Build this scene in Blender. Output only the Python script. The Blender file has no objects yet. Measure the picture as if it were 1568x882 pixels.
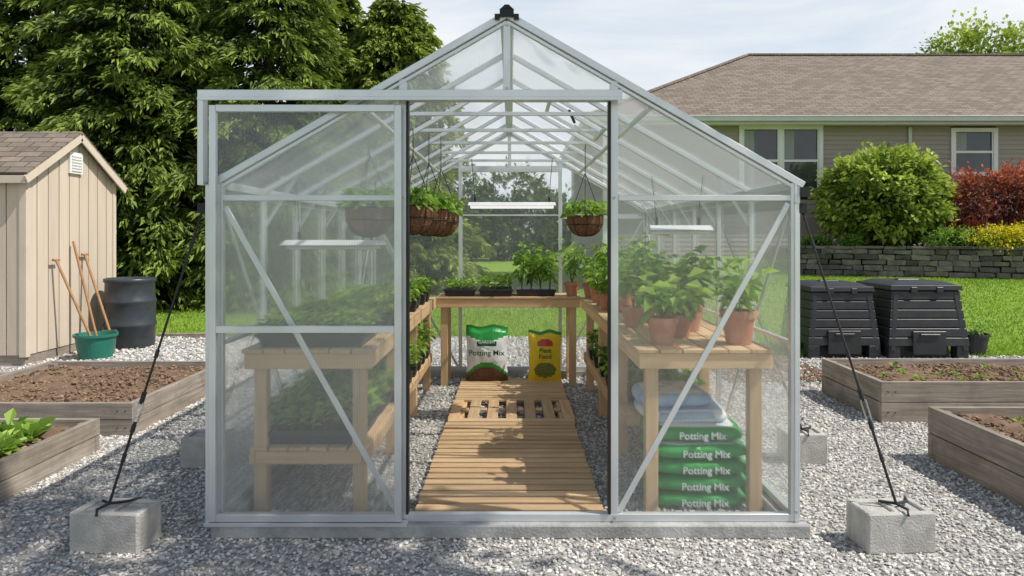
import bpy, math, random
import numpy as np
from mathutils import Vector, noise as mnoise
random.seed(7)
rng = np.random.default_rng(7)
scene = bpy.context.scene
U = rng.uniform

# ------------------------------------------------------------------ materials
MATS = {}
def new_mat(name):
    m = bpy.data.materials.new(name); m.use_nodes = True
    nt = m.node_tree
    for n in list(nt.nodes): nt.nodes.remove(n)
    out = nt.nodes.new('ShaderNodeOutputMaterial')
    MATS[name] = m
    return m, nt, out
def N(nt, t, **kw):
    n = nt.nodes.new(t)
    for k, v in kw.items():
        if k in n.inputs: n.inputs[k].default_value = v
        else: setattr(n, k, v)
    return n
def L(nt, a, b): nt.links.new(a, b)
def c4(c): return (c[0], c[1], c[2], 1)
def mixc(nt, fac, a, b, blend='MIX'):
    n = nt.nodes.new('ShaderNodeMix'); n.data_type = 'RGBA'; n.blend_type = blend
    for s, v in ((n.inputs[0], fac), (n.inputs[6], a), (n.inputs[7], b)):
        if hasattr(v, 'links'): L(nt, v, s)
        elif isinstance(v, (int, float)): s.default_value = v
        else: s.default_value = c4(v)
    return n.outputs[2]
def math_n(nt, op, a, b=None):
    n = nt.nodes.new('ShaderNodeMath'); n.operation = op
    for i, v in enumerate((a, b)):
        if v is None: continue
        if hasattr(v, 'links'): L(nt, v, n.inputs[i])
        else: n.inputs[i].default_value = v
    return n.outputs[0]
def basic(name, c1, c2=None, rough=.7, metal=0., scale=8., stretch=(1,1,1), bump=.15, bscale=None,
          island=0., spec=.4, detail=4, dirt=None, hue=0., bd=.004):
    m, nt, out = new_mat(name)
    if c2 is None: c2 = tuple(x*.8 for x in c1)
    tc = N(nt, 'ShaderNodeTexCoord'); mp = N(nt, 'ShaderNodeMapping'); mp.inputs['Scale'].default_value = stretch
    L(nt, tc.outputs['Object'], mp.inputs[0])
    geo = N(nt, 'ShaderNodeNewGeometry')
    vec = mp.outputs[0]
    if island > 0:
        va = N(nt, 'ShaderNodeVectorMath', operation='ADD'); L(nt, vec, va.inputs[0])
        sc = math_n(nt, 'MULTIPLY', geo.outputs['Random Per Island'], 37.)
        L(nt, sc, va.inputs[1]); vec = va.outputs[0]
    ns = N(nt, 'ShaderNodeTexNoise', Scale=scale, Detail=detail, Roughness=.6); L(nt, vec, ns.inputs['Vector'])
    rp = N(nt, 'ShaderNodeMapRange'); rp.inputs[1].default_value=.3; rp.inputs[2].default_value=.7
    L(nt, ns.outputs[0], rp.inputs[0])
    col = mixc(nt, rp.outputs[0], c1, c2)
    if island > 0:
        mr = N(nt, 'ShaderNodeMapRange'); mr.inputs[3].default_value = 1-island; mr.inputs[4].default_value = 1+island
        L(nt, geo.outputs['Random Per Island'], mr.inputs[0])
        hs = N(nt, 'ShaderNodeHueSaturation'); L(nt, mr.outputs[0], hs.inputs['Value']); L(nt, col, hs.inputs['Color'])
        col = hs.outputs[0]
        if hue:
            fr = math_n(nt,'FRACT', math_n(nt,'MULTIPLY', geo.outputs['Random Per Island'], 71.3))
            col = mixc(nt, fr, mixc(nt, 1., col, (1+hue,1.,1-hue), 'MULTIPLY'), mixc(nt, 1., col, (1-hue*.6,1.,1+hue*.6), 'MULTIPLY'))
    if dirt:
        n2 = N(nt, 'ShaderNodeTexNoise', Scale=dirt[1], Detail=4, Roughness=.7); L(nt, tc.outputs['Object'], n2.inputs['Vector'])
        r2 = N(nt, 'ShaderNodeMapRange'); r2.inputs[1].default_value=.45; r2.inputs[2].default_value=.7
        L(nt, n2.outputs[0], r2.inputs[0])
        col = mixc(nt, math_n(nt,'MULTIPLY', r2.outputs[0], dirt[2]), col, dirt[0])
    p = N(nt, 'ShaderNodeBsdfPrincipled', Roughness=rough, Metallic=metal)
    p.inputs['Specular IOR Level'].default_value = spec
    L(nt, col, p.inputs['Base Color'])
    if bump:
        b = N(nt, 'ShaderNodeBump', Strength=min(1, bump)); b.inputs['Distance'].default_value = bd
        if bscale:
            nb = N(nt, 'ShaderNodeTexNoise', Scale=bscale, Detail=3, Roughness=.65); L(nt, vec, nb.inputs['Vector']); h = nb.outputs[0]
        else: h = ns.outputs[0]
        L(nt, h, b.inputs['Height']); L(nt, b.outputs[0], p.inputs['Normal'])
    L(nt, p.outputs[0], out.inputs[0])
    return m
def wood(name, c1, c2, rough=.7, island=.15, sc=1., dirt=None, bump=.25):
    for ax, st in (('X',(1.2,22,22)),('Y',(22,1.2,22)),('Z',(22,22,1.2))):
        basic(name+'_'+ax, c1, c2, rough=rough, scale=2.2*sc, stretch=st, bump=bump, island=island, spec=.25, dirt=dirt, hue=.04, bd=.006)
def leafm(name, dark, light, trans=.35, rough=.5):
    m, nt, out = new_mat(name)
    at = N(nt, 'ShaderNodeAttribute'); at.attribute_name = 'tone'
    geo = N(nt, 'ShaderNodeNewGeometry')
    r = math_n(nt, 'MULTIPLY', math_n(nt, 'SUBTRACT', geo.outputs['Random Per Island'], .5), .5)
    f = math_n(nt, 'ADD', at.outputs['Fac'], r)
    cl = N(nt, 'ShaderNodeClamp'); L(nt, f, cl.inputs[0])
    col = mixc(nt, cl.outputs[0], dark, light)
    p = N(nt, 'ShaderNodeBsdfPrincipled', Roughness=rough); p.inputs['Specular IOR Level'].default_value=.3
    L(nt, col, p.inputs['Base Color'])
    t = N(nt, 'ShaderNodeBsdfTranslucent')
    L(nt, mixc(nt, .5, col, (1.0,1.0,.25), 'MULTIPLY'), t.inputs[0])
    mx = N(nt, 'ShaderNodeMixShader'); mx.inputs[0].default_value = trans
    L(nt, p.outputs[0], mx.inputs[1]); L(nt, t.outputs[0], mx.inputs[2]); L(nt, mx.outputs[0], out.inputs[0])
    return m

def pane_mat(name, axis, transp, diff, blur=.3):
    m, nt, out = new_mat(name)
    tc = N(nt, 'ShaderNodeTexCoord'); sp = N(nt, 'ShaderNodeSeparateXYZ'); L(nt, tc.outputs['Object'], sp.inputs[0])
    s = math_n(nt, 'SINE', math_n(nt, 'MULTIPLY', sp.outputs[axis], 2*math.pi/.013))
    ns = N(nt, 'ShaderNodeTexNoise', Scale=1.3, Detail=1); L(nt, tc.outputs['Object'], ns.inputs['Vector'])
    tr = N(nt, 'ShaderNodeBsdfTransparent'); tr.inputs[0].default_value=(.97,.985,.98,1)
    rf = N(nt, 'ShaderNodeBsdfRefraction', Roughness=.25, IOR=1.05); rf.inputs[0].default_value=(.97,.985,.98,1)
    tl = N(nt, 'ShaderNodeBsdfTranslucent'); tl.inputs[0].default_value=(.9,.92,.92,1)
    df = N(nt, 'ShaderNodeBsdfDiffuse'); df.inputs[0].default_value=(.82,.85,.85,1)
    gl = N(nt, 'ShaderNodeBsdfGlossy', Roughness=.22); gl.inputs[0].default_value=(.9,.9,.9,1)
    a = N(nt,'ShaderNodeMixShader'); a.inputs[0].default_value=blur/(blur+transp)
    L(nt,tr.outputs[0],a.inputs[1]); L(nt,rf.outputs[0],a.inputs[2])
    d = N(nt,'ShaderNodeMixShader'); d.inputs[0].default_value=.4
    L(nt,tl.outputs[0],d.inputs[1]); L(nt,df.outputs[0],d.inputs[2])
    e = N(nt,'ShaderNodeMixShader')
    fac = math_n(nt,'ADD', math_n(nt,'MULTIPLY', s, .028), math_n(nt,'ADD', math_n(nt,'MULTIPLY', ns.outputs[0], .12), diff-.06))
    L(nt,fac,e.inputs[0]); L(nt,a.outputs[0],e.inputs[1]); L(nt,d.outputs[0],e.inputs[2])
    g = N(nt,'ShaderNodeMixShader'); g.inputs[0].default_value=.04
    L(nt,e.outputs[0],g.inputs[1]); L(nt,gl.outputs[0],g.inputs[2])
    L(nt,g.outputs[0],out.inputs[0])
    return m

wood('pine', (.7,.49,.29), (.58,.38,.2), island=.1)
wood('deck', (.68,.48,.29), (.49,.32,.17), island=.2)
wood('grey', (.39,.34,.285), (.22,.185,.15), island=.16, dirt=((.14,.12,.1),5,.5), bump=.6)
wood('handle', (.42,.24,.12), (.3,.16,.07), island=.1)
basic('aluminium', (.7,.72,.73), (.62,.64,.65), rough=.33, metal=.5, bump=0, scale=3)
basic('black_rubber', (.015,.015,.016), rough=.55, bump=.05)
basic('black_plastic', (.022,.024,.028), (.03,.033,.038), rough=.42, bump=.08, scale=30, dirt=((.06,.056,.048),4,.4))
basic('barrel_plastic', (.03,.038,.048), (.045,.053,.062), rough=.4, bump=.05, scale=12, dirt=((.08,.075,.065),4,.4))
basic('rope', (.02,.02,.02), (.05,.05,.05), rough=.9, scale=300, bump=.3)
basic('steel', (.55,.55,.55), (.4,.4,.4), rough=.3, metal=.9, bump=0)
basic('concrete', (.55,.53,.49), (.42,.41,.375), rough=.95, scale=14, bump=1., bscale=90, bd=.008, dirt=((.26,.25,.22),6,.5))
basic('curb_concrete', (.46,.46,.44), (.34,.34,.33), rough=.95, scale=6, bump=.8, bscale=70, bd=.007, dirt=((.17,.17,.16),3,.6))
basic('terracotta', (.54,.23,.125), (.41,.165,.09), rough=.85, scale=12, bump=.1, dirt=((.58,.41,.31),9,.5))
basic('soil', (.24,.155,.1), (.125,.08,.05), rough=1, scale=22, bump=.9, bscale=60, bd=.012)
basic('clod', (.28,.185,.12), (.15,.1,.062), rough=1, scale=40, bump=.6, island=.35)
basic('dark_soil', (.045,.03,.02), rough=1, scale=50, bump=.8)
basic('coir', (.27,.13,.065), (.11,.055,.028), rough=1, scale=60, bump=1, bd=.015)
basic('siding_tan', (.62,.52,.42), (.55,.46,.36), rough=.75, scale=2, stretch=(6,6,.6), bump=.3, island=.04)
basic('trim_tan', (.64,.54,.44), (.58,.49,.39), rough=.7, scale=5, bump=.1)
basic('house_siding', (.37,.325,.29), (.33,.29,.255), rough=.7, scale=1.5, bump=.05, island=.04)
basic('white_trim', (.8,.8,.78), (.72,.72,.7), rough=.5, scale=3, bump=.03)
basic('gutter', (.58,.59,.57), (.51,.52,.5), rough=.45, scale=3, bump=.03)
basic('window_glass', (.02,.026,.032), (.05,.06,.065), rough=.05, scale=1.2, bump=0, spec=.8)
basic('curtain', (.35,.36,.36), (.25,.26,.26), rough=.9, scale=3, stretch=(12,1,.2))
basic('stone_wall', (.19,.175,.155), (.09,.082,.075), rough=.95, scale=7, bump=1., bscale=22, bd=.02, island=.5, hue=.06)
basic('stones', (.62,.6,.565), (.39,.38,.36), rough=.9, scale=60, bump=.3, island=.5, hue=.06)
basic('bark', (.14,.1,.07), (.07,.05,.035), rough=1, scale=8, stretch=(3,3,.6), bump=1, bd=.02)
basic('mulch', (.12,.07,.045), (.06,.035,.022), rough=1, scale=30, bump=1, bd=.02)
basic('bag_green', (.035,.34,.07), (.025,.27,.05), rough=.3, scale=9, bump=.6, bd=.02)
basic('bag_darkgreen', (.015,.1,.03), rough=.3, scale=9, bump=.35)
basic('bag_white', (.8,.81,.8), (.72,.74,.74), rough=.3, scale=9, bump=.6, bd=.02)
basic('bag_blue', (.2,.36,.58), (.5,.6,.7), rough=.3, scale=7, bump=.6, bd=.02)
basic('bag_yellow', (.88,.65,.03), (.8,.57,.02), rough=.3, scale=9, bump=.6, bd=.02)
basic('bag_red', (.6,.08,.03), (.5,.06,.02), rough=.3, scale=9, bump=.3)
basic('bag_brown', (.15,.07,.035), (.07,.035,.02), rough=.5, scale=40, bump=.6)
basic('bucket_green', (.02,.18,.13), (.02,.14,.1), rough=.4, scale=9, bump=.05)
basic('lamp_white', (.8,.8,.8), rough=.4, bump=0)
basic('stem', (.14,.26,.06), (.1,.18,.04), rough=.6, bump=.1)
leafm('leaf_conifer', (.022,.052,.015), (.3,.39,.08), trans=.3, rough=.6)
leafm('leaf_cedar', (.03,.065,.015), (.32,.4,.08), trans=.3, rough=.6)
leafm('leaf_maple', (.04,.09,.02), (.26,.38,.08), trans=.35)
leafm('leaf_bush', (.07,.15,.02), (.56,.66,.15), trans=.35)
leafm('leaf_red', (.1,.025,.02), (.55,.15,.09), trans=.35)
leafm('leaf_yellow', (.4,.38,.02), (.88,.76,.05), trans=.3)
leafm('leaf_plant', (.06,.15,.02), (.3,.5,.09), trans=.4)
leafm('leaf_bright', (.1,.24,.03), (.46,.64,.14), trans=.42)
leafm('leaf_grass', (.13,.24,.03), (.4,.55,.08), trans=.4, rough=.6)
leafm('leaf_far', (.035,.07,.028), (.16,.22,.07), trans=.2)
pane_mat('polycarbonate_x', 0, .66, .155, .25)
pane_mat('polycarbonate_y', 1, .72, .13, .17)
pane_mat('polycarbonate_roof', 1, .66, .22, .12)

m, nt, out = new_mat('lit_tube')
e = N(nt, 'ShaderNodeEmission', Strength=.9); e.inputs[0].default_value = (1,.98,.94,1); L(nt, e.outputs[0], out.inputs[0])

m, nt, out = new_mat('gravel')
tc = N(nt,'ShaderNodeTexCoord')
v = N(nt,'ShaderNodeTexVoronoi', Scale=42.); L(nt, tc.outputs['Object'], v.inputs['Vector'])
sx = N(nt,'ShaderNodeSeparateXYZ'); L(nt, v.outputs['Color'], sx.inputs[0])
col = mixc(nt, sx.outputs[0], (.17,.165,.155), (.47,.455,.425))
p = N(nt,'ShaderNodeBsdfPrincipled', Roughness=.95); L(nt,col,p.inputs['Base Color'])
b = N(nt,'ShaderNodeBump', Strength=.8); b.inputs['Distance'].default_value=.008; b.invert=True; L(nt, v.outputs[0], b.inputs['Height']); L(nt,b.outputs[0],p.inputs['Normal'])
L(nt,p.outputs[0],out.inputs[0])

m, nt, out = new_mat('lawn')
tc = N(nt,'ShaderNodeTexCoord')
n1 = N(nt,'ShaderNodeTexNoise', Scale=.6, Detail=3); L(nt, tc.outputs['Object'], n1.inputs['Vector'])
n2 = N(nt,'ShaderNodeTexNoise', Scale=45, Detail=4, Roughness=.8); L(nt, tc.outputs['Object'], n2.inputs['Vector'])
col = mixc(nt, n1.outputs[0], (.21,.33,.04), (.31,.44,.065))
r2 = N(nt,'ShaderNodeMapRange'); r2.inputs[1].default_value=.3; r2.inputs[2].default_value=.7; L(nt,n2.outputs[0],r2.inputs[0])
col = mixc(nt, r2.outputs[0], (.11,.2,.025), col)
p = N(nt,'ShaderNodeBsdfPrincipled', Roughness=.9); L(nt,col,p.inputs['Base Color']); p.inputs['Specular IOR Level'].default_value=.15
b = N(nt,'ShaderNodeBump', Strength=.5); b.inputs['Distance'].default_value=.015; L(nt,n2.outputs[0],b.inputs['Height']); L(nt,b.outputs[0],p.inputs['Normal'])
L(nt,p.outputs[0],out.inputs[0])

def shingles(name, perm, c1, c2, ky=1.):
    m, nt, out = new_mat(name)
    tc = N(nt,'ShaderNodeTexCoord'); sp = N(nt,'ShaderNodeSeparateXYZ'); L(nt, tc.outputs['Object'], sp.inputs[0])
    cb = N(nt,'ShaderNodeCombineXYZ'); L(nt, sp.outputs[perm[0]], cb.inputs[0])
    L(nt, math_n(nt,'MULTIPLY', sp.outputs[perm[1]], ky), cb.inputs[1])
    br = N(nt,'ShaderNodeTexBrick', Scale=1.)
    br.inputs['Brick Width'].default_value=.28; br.inputs['Row Height'].default_value=.14; br.inputs['Mortar Size'].default_value=.008
    br.inputs['Color1'].default_value=c4(c1); br.inputs['Color2'].default_value=c4(c2); br.inputs['Mortar'].default_value=c4([x*.4 for x in c2])
    L(nt, cb.outputs[0], br.inputs['Vector'])
    n1 = N(nt,'ShaderNodeTexNoise', Scale=6, Detail=8, Roughness=.85); L(nt, tc.outputs['Object'], n1.inputs['Vector'])
    col = mixc(nt, .8, br.outputs[0], mixc(nt, n1.outputs[0], (.15,.15,.15), (1.85,1.85,1.85)), 'MULTIPLY')
    p = N(nt,'ShaderNodeBsdfPrincipled', Roughness=.95); L(nt,col,p.inputs['Base Color'])
    b = N(nt,'ShaderNodeBump', Strength=.6); b.inputs['Distance'].default_value=.01; b.invert=True
    L(nt,br.outputs[1],b.inputs['Height']); L(nt,b.outputs[0],p.inputs['Normal'])
    L(nt,p.outputs[0],out.inputs[0])
shingles('shingle_xy', (0,1), (.25,.2,.16), (.16,.128,.1), 1.15)
shingles('shingle_yx', (1,0), (.25,.2,.16), (.16,.128,.1), 1.15)

# ------------------------------------------------------------------ mesh builder
def nrm(v):
    v = np.asarray(v, float); return v/ (np.linalg.norm(v, axis=-1, keepdims=True)+1e-9)
WOODS = ('pine','deck','grey','handle')
class MB:
    def __init__(s): s.c=[]; s.nv=0; s.mats=[]
    def mi(s, m):
        if m not in s.mats: s.mats.append(m)
        return s.mats.index(m)
    def add(s, V, F, mat, tone=None, smooth=False):
        V=np.asarray(V,float).reshape(-1,3); F=np.asarray(F,int)
        if tone is None: tone=np.full(len(V),.5)
        mi = s.mi(mat) if isinstance(mat,str) else np.array([s.mi(x) for x in mat])
        s.c.append((V, F+s.nv, mi, np.asarray(tone,float), smooth)); s.nv+=len(V)
    BF=np.array([[0,3,2,1],[4,5,6,7],[0,1,5,4],[1,2,6,5],[2,3,7,6],[3,0,4,7]])
    def wm(s, mat, d):
        if mat in WOODS: return mat+'_'+'XYZ'[int(np.argmax(np.abs(d)))]
        return mat
    def box(s,x0,x1,y0,y1,z0,z1,mat):
        V=[(x0,y0,z0),(x1,y0,z0),(x1,y1,z0),(x0,y1,z0),(x0,y0,z1),(x1,y0,z1),(x1,y1,z1),(x0,y1,z1)]
        s.add(V,s.BF,s.wm(mat,(x1-x0,y1-y0,z1-z0)))
    def frus(s,cx,cy,z0,z1,w0,d0,w1,d1,mat):
        V=[]
        for z,w,d in ((z0,w0,d0),(z1,w1,d1)):
            V+=[(cx-w/2,cy-d/2,z),(cx+w/2,cy-d/2,z),(cx+w/2,cy+d/2,z),(cx-w/2,cy+d/2,z)]
        s.add(V,s.BF,mat)
    def beam(s,p,q,w,h,mat,ref=(0,1,0)):
        p=np.array(p,float);q=np.array(q,float);d=nrm(q-p);ref=np.array(ref,float)
        a=nrm(np.cross(d,ref)); b=nrm(np.cross(a,d))
        V=[]
        for e in (p,q):
            V+=[e-a*w/2-b*h/2,e+a*w/2-b*h/2,e+a*w/2+b*h/2,e-a*w/2+b*h/2]
        s.add(V,s.BF,s.wm(mat,q-p))
    def tube(s,pts,r,mat,n=8,smooth=True,cap=True):
        pts=np.array(pts,float); k=len(pts)
        rr=np.broadcast_to(np.asarray(r,float),(k,))
        V=[];t=np.linspace(0,2*np.pi,n,endpoint=False)
        for i in range(k):
            d=nrm(pts[min(i+1,k-1)]-pts[max(i-1,0)])
            ref=np.array((0,0,1.)) if abs(d[2])<.9 else np.array((1.,0,0))
            a=nrm(np.cross(d,ref)); b=np.cross(d,a)
            V.append(pts[i]+rr[i]*(np.cos(t)[:,None]*a+np.sin(t)[:,None]*b))
        V=np.concatenate(V)
        F=[[i*n+j,i*n+(j+1)%n,(i+1)*n+(j+1)%n,(i+1)*n+j] for i in range(k-1) for j in range(n)]
        s.add(V,F,s.wm(mat,pts[-1]-pts[0]),smooth=smooth)
        if cap:
            s.add(V[:n],[list(range(n))],s.wm(mat,pts[-1]-pts[0])); s.add(V[-n:],[list(range(n))[::-1]],s.wm(mat,pts[-1]-pts[0]))
    def lathe(s,prof,c,mat,n=28,smooth=True,wob=0):
        V=[];t=np.linspace(0,2*np.pi,n,endpoint=False)
        for r,z in prof:
            rr=r*(1+wob*rng.uniform(-1,1,n))
            V.append(np.stack([c[0]+rr*np.cos(t),c[1]+rr*np.sin(t),np.full(n,c[2]+z)],1))
        k=len(prof)
        F=[[i*n+j,i*n+(j+1)%n,(i+1)*n+(j+1)%n,(i+1)*n+j] for i in range(k-1) for j in range(n)]
        s.add(np.concatenate(V),F,mat,smooth=smooth)
    def leaves(s,P,D,Ln,W,mat,tone=None,fold=.15,droop=.1,upj=.6):
        P=np.asarray(P,float);n=len(P);D=nrm(D);Ln=np.broadcast_to(Ln,(n,))[:,None];W=np.broadcast_to(W,(n,))[:,None]
        up=np.array((0,0,1.))+rng.normal(0,upj,(n,3))
        sd=nrm(np.cross(D,up)); nn=np.cross(sd,D)
        m=P+D*Ln*.48
        V=np.stack([P,m+sd*W/2+nn*W*fold,P+D*Ln-np.array((0,0,1.))*Ln*droop,m-sd*W/2+nn*W*fold],1).reshape(-1,3)
        F=np.arange(4*n).reshape(n,4)
        if tone is None: tone=rng.uniform(.2,.9,n)
        s.add(V,F,mat,tone=np.repeat(tone,4))
    def build(s,name,parent=None,bevel=0,loc=(0,0,0)):
        me=bpy.data.meshes.new(name)
        V=np.concatenate([c[0] for c in s.c]); T=np.concatenate([c[3] for c in s.c])
        lt=np.concatenate([np.full(len(c[1]),c[1].shape[1]) for c in s.c])
        lv=np.concatenate([c[1].ravel() for c in s.c])
        mi=np.concatenate([np.full(len(c[1]),c[2]) if np.isscalar(c[2]) or isinstance(c[2],int) else c[2] for c in s.c])
        sm=np.concatenate([np.full(len(c[1]),c[4]) for c in s.c])
        me.vertices.add(len(V)); me.vertices.foreach_set('co',V.astype(np.float32).ravel())
        me.loops.add(len(lv)); me.loops.foreach_set('vertex_index',lv.astype(np.int32))
        me.polygons.add(len(lt)); ls=np.concatenate([[0],np.cumsum(lt)[:-1]])
        me.polygons.foreach_set('loop_start',ls.astype(np.int32)); me.polygons.foreach_set('loop_total',lt.astype(np.int32))
        for m_ in s.mats: me.materials.append(MATS[m_])
        me.polygons.foreach_set('material_index',mi.astype(np.int32)); me.polygons.foreach_set('use_smooth',sm.astype(bool))
        a=me.attributes.new('tone','FLOAT','POINT'); a.data.foreach_set('value',T.astype(np.float32))
        me.update(calc_edges=True); me.validate()
        o=bpy.data.objects.new(name,me); scene.collection.objects.link(o); o.location=loc
        if parent: o.parent=parent
        if bevel:
            b=o.modifiers.new('bevel','BEVEL'); b.width=bevel; b.segments=1; b.limit_method='ANGLE'; b.angle_limit=math.radians(50)
        return o
def empty(name,loc=(0,0,0)):
    o=bpy.data.objects.new(name,None); scene.collection.objects.link(o); o.location=loc; o.empty_display_size=.1; return o
def text(name,body,size,loc,rot,mat,parent=None):
    c=bpy.data.curves.new(name,'FONT'); c.body=body; c.size=size; c.align_x='CENTER'; c.align_y='CENTER'; c.extrude=.0008; c.offset=size*.014
    c.materials.append(MATS[mat]); o=bpy.data.objects.new(name,c); scene.collection.objects.link(o)
    o.location=loc; o.rotation_euler=rot
    if parent: o.parent=parent
    return o
def sstep(a,b,x):
    t=np.clip((x-a)/(b-a),0,1); return t*t*(3-2*t)

# ------------------------------------------------------------------ terrain
def hz(x,y):
    return .58*sstep(.8,4.5,x)*sstep(5.3,10.5,y)+ .5*sstep(1.,4.5,x)*sstep(12.,15.,y)
g=MB(); g.add([(-500,-500,-.03),(500,-500,-.03),(500,500,-.03),(-500,500,-.03)],[[0,1,2,3]],'lawn'); g.build('ground')
g=MB(); g.add([(-14,-9,0),(14,-9,0),(14,7.4,0),(-14,7.4,0)],[[0,1,2,3]],'gravel'); g.build('gravel_yard')
xs=np.linspace(-60,60,481); ts=np.linspace(0,1,141)**1.8
y0=6.8-1.7*sstep(1.9,2.9,xs)+.03*np.sin(xs*5)
X=np.repeat(xs[None],141,0); Y=y0[None]+(70-y0[None])*ts[:,None]
Z=hz(X,Y)+.012+.02*np.sin(X*.9)*np.cos(Y*.7)*sstep(7.5,10,Y)
nx=481; F=(np.arange(140)[:,None]*nx+np.arange(480)[None]).reshape(-1,1)
F=np.concatenate([F,F+1,F+nx+1,F+nx],1)
g=MB(); g.add(np.stack([X,Y,Z],2),F,'lawn',smooth=True); g.build('lawn')
def lawn_z(x,y): return hz(x,y)+.012+.02*np.sin(x*.9)*np.cos(y*.7)*sstep(7.5,10,y)

n=120000
gx=np.concatenate([U(2.2,13,int(n*.66)),U(-8,2,n-int(n*.66))]); gy=np.where(gx>2,5.1+7.*U(0,1,n)**1.3,6.75+7*U(0,1,n)**1.4)
P=np.stack([gx,gy,lawn_z(gx,gy)-.005],1); hh=U(.025,.06,n)
D=np.stack([rng.normal(0,.45,n),rng.normal(0,.45,n),np.ones(n)],1)
sd=nrm(rng.normal(0,1,(n,3))*np.array((1,1,0)))
w=U(.006,.013,n)[:,None]
V=np.stack([P-sd*w,P+sd*w,P+nrm(D)*hh[:,None]],1).reshape(-1,3)
g=MB(); tn=np.clip(.55+.3*np.sin(gx*1.3+2*np.sin(gy))*.4+rng.normal(0,.2,n),0,1)
g.add(V,np.arange(3*n).reshape(n,3),'leaf_grass',tone=np.repeat(tn,3)); g.build('grass')

t_=(1+5**.5)/2
ico=nrm(np.array([(-1,t_,0),(1,t_,0),(-1,-t_,0),(1,-t_,0),(0,-1,t_),(0,1,t_),(0,-1,-t_),(0,1,-t_),(t_,0,-1),(t_,0,1),(-t_,0,-1),(-t_,0,1)]))
icf=np.array([(0,11,5),(0,5,1),(0,1,7),(0,7,10),(0,10,11),(1,5,9),(5,11,4),(11,10,2),(10,7,6),(7,1,8),(3,9,4),(3,4,2),(3,2,6),(3,6,8),(3,8,9),(4,9,5),(2,4,11),(6,2,10),(8,6,7),(9,8,1)])
def rocks(mb,C,R,mat,flat=.7):
    n=len(C)
    q=rng.normal(0,1,(n,4)); q/=np.linalg.norm(q,axis=1,keepdims=True); a,b_,c,d=q.T
    M=np.stack([1-2*(c*c+d*d),2*(b_*c-a*d),2*(b_*d+a*c),2*(b_*c+a*d),1-2*(b_*b_+d*d),2*(c*d-a*b_),2*(b_*d-a*c),2*(c*d+a*b_),1-2*(b_*b_+c*c)],1).reshape(n,3,3)
    S=np.stack([U(.8,1.4,n),U(.6,1.,n),U(.45,.8,n)],1)
    v=ico[None]*(1+rng.uniform(-.18,.18,(n,12,1)))*S[:,None]
    v=np.einsum('nij,nkj->nki',M,v); v[:,:,2]*=flat
    v=v*R[:,None,None]+C[:,None]
    F=(icf[None]+12*np.arange(n)[:,None,None]).reshape(-1,3)
    mb.add(v.reshape(-1,3),F,mat)
beds=[(2.95,5.6,2.07,3.15,.33,1),(2.8,5.4,-.45,1.2,.35,2),(-4.6,-2.83,1.7,3.46,.25,3),(-4.7,-2.87,-.9,1.36,.23,4)]
n1,n2=46000,62000
d=np.concatenate([np.sqrt(U(2.5**2,5.2**2,n1)),np.exp(U(math.log(5.0),math.log(11.),n2))])
x=U(-1.02,1.02,n1+n2)*d*.85; y=d-3.5; r=np.where(d<5.2,U(.006,.0138,n1+n2),U(.010,.019,n1+n2)*np.clip(d/7,.9,1.5))
k=(y<np.where(x>2.4,5.15,6.8))&~((x<-5.6)&(y>4.4))
for b_ in beds: k&=~((x>b_[0])&(x<b_[1])&(y>b_[2])&(y<b_[3]))
x,y,r=x[k],y[k],r[k]
g=MB(); rocks(g,np.stack([x,y,r*.35],1),r,'stones'); g.build('gravel')

# ------------------------------------------------------------------ raised beds
for bx0,bx1,by0,by1,h,sd_ in beds:
    g=MB(); t=.045
    hb=h/2
    for k in range(2):
        z0,z1=k*hb+.002,(k+1)*hb-.004
        j=lambda: U(-.003,.003)
        g.box(bx0,bx1,by0+j(),by0+t,z0,z1,'grey'); g.box(bx0,bx1,by1-t,by1+j(),z0,z1,'grey')
        g.box(bx0+j(),bx0+t,by0+t+.002,by1-t-.002,z0,z1+j(),'grey'); g.box(bx1-t,bx1+j(),by0+t+.002,by1-t-.002,z0,z1,'grey')
    for cx in (bx0+t+.03,bx1-t-.03):
        for cy in (by0+t+.03,by1-t-.03): g.box(cx-.028,cx+.028,cy-.028,cy+.028,0,h-.02,'grey')
    for cx in (bx0+.05,bx0+.11,bx1-.05,bx1-.11):
        for zz in (h*.25,h*.75): g.tube([(cx,by0-.0,zz),(cx,by0-.006,zz)],.005,'black_rubber',n=6)
    nx_,ny_=60,50
    gx,gy=np.meshgrid(np.linspace(bx0+t,bx1-t,nx_),np.linspace(by0+t,by1-t,ny_))
    gz=np.array([[h-.06+.03*mnoise.noise((a*4,b*4,sd_))+.025*mnoise.noise((a*13,b*13,sd_)) for a,b in zip(ra,rb)] for ra,rb in zip(gx,gy)])
    F=(np.arange(ny_-1)[:,None]*nx_+np.arange(nx_-1)[None]).reshape(-1,1); F=np.concatenate([F,F+1,F+nx_+1,F+nx_],1)
    g.add(np.stack([gx,gy,gz],2),F,'soil',smooth=True)
    nc=2400; cx=U(bx0+.07,bx1-.07,nc); cy=U(by0+.07,by1-.07,nc); cr=U(.006,.028,nc)*U(.4,1,nc)
    rocks(g,np.stack([cx,cy,h-.055+.03*np.sin(cx*5)*.3+cr*.4],1),cr,'clod')
    g.build('raised_garden_bed',bevel=.005)
def rosette(mb,c,r,n,mat='leaf_plant',w=.4,up=(.3,1.1),tone=None):
    az=U(0,2*np.pi,n); el=U(up[0],up[1],n)
    D=np.stack([np.cos(az)*np.cos(el),np.sin(az)*np.cos(el),np.sin(el)],1)
    P=np.array(c)+D*U(0,.35,n)[:,None]*r
    Ls=U(.5,1,n)*r
    mb.leaves(P,D,Ls,Ls*w,mat,tone=tone,droop=.25,upj=.3)
g=MB()
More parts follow.
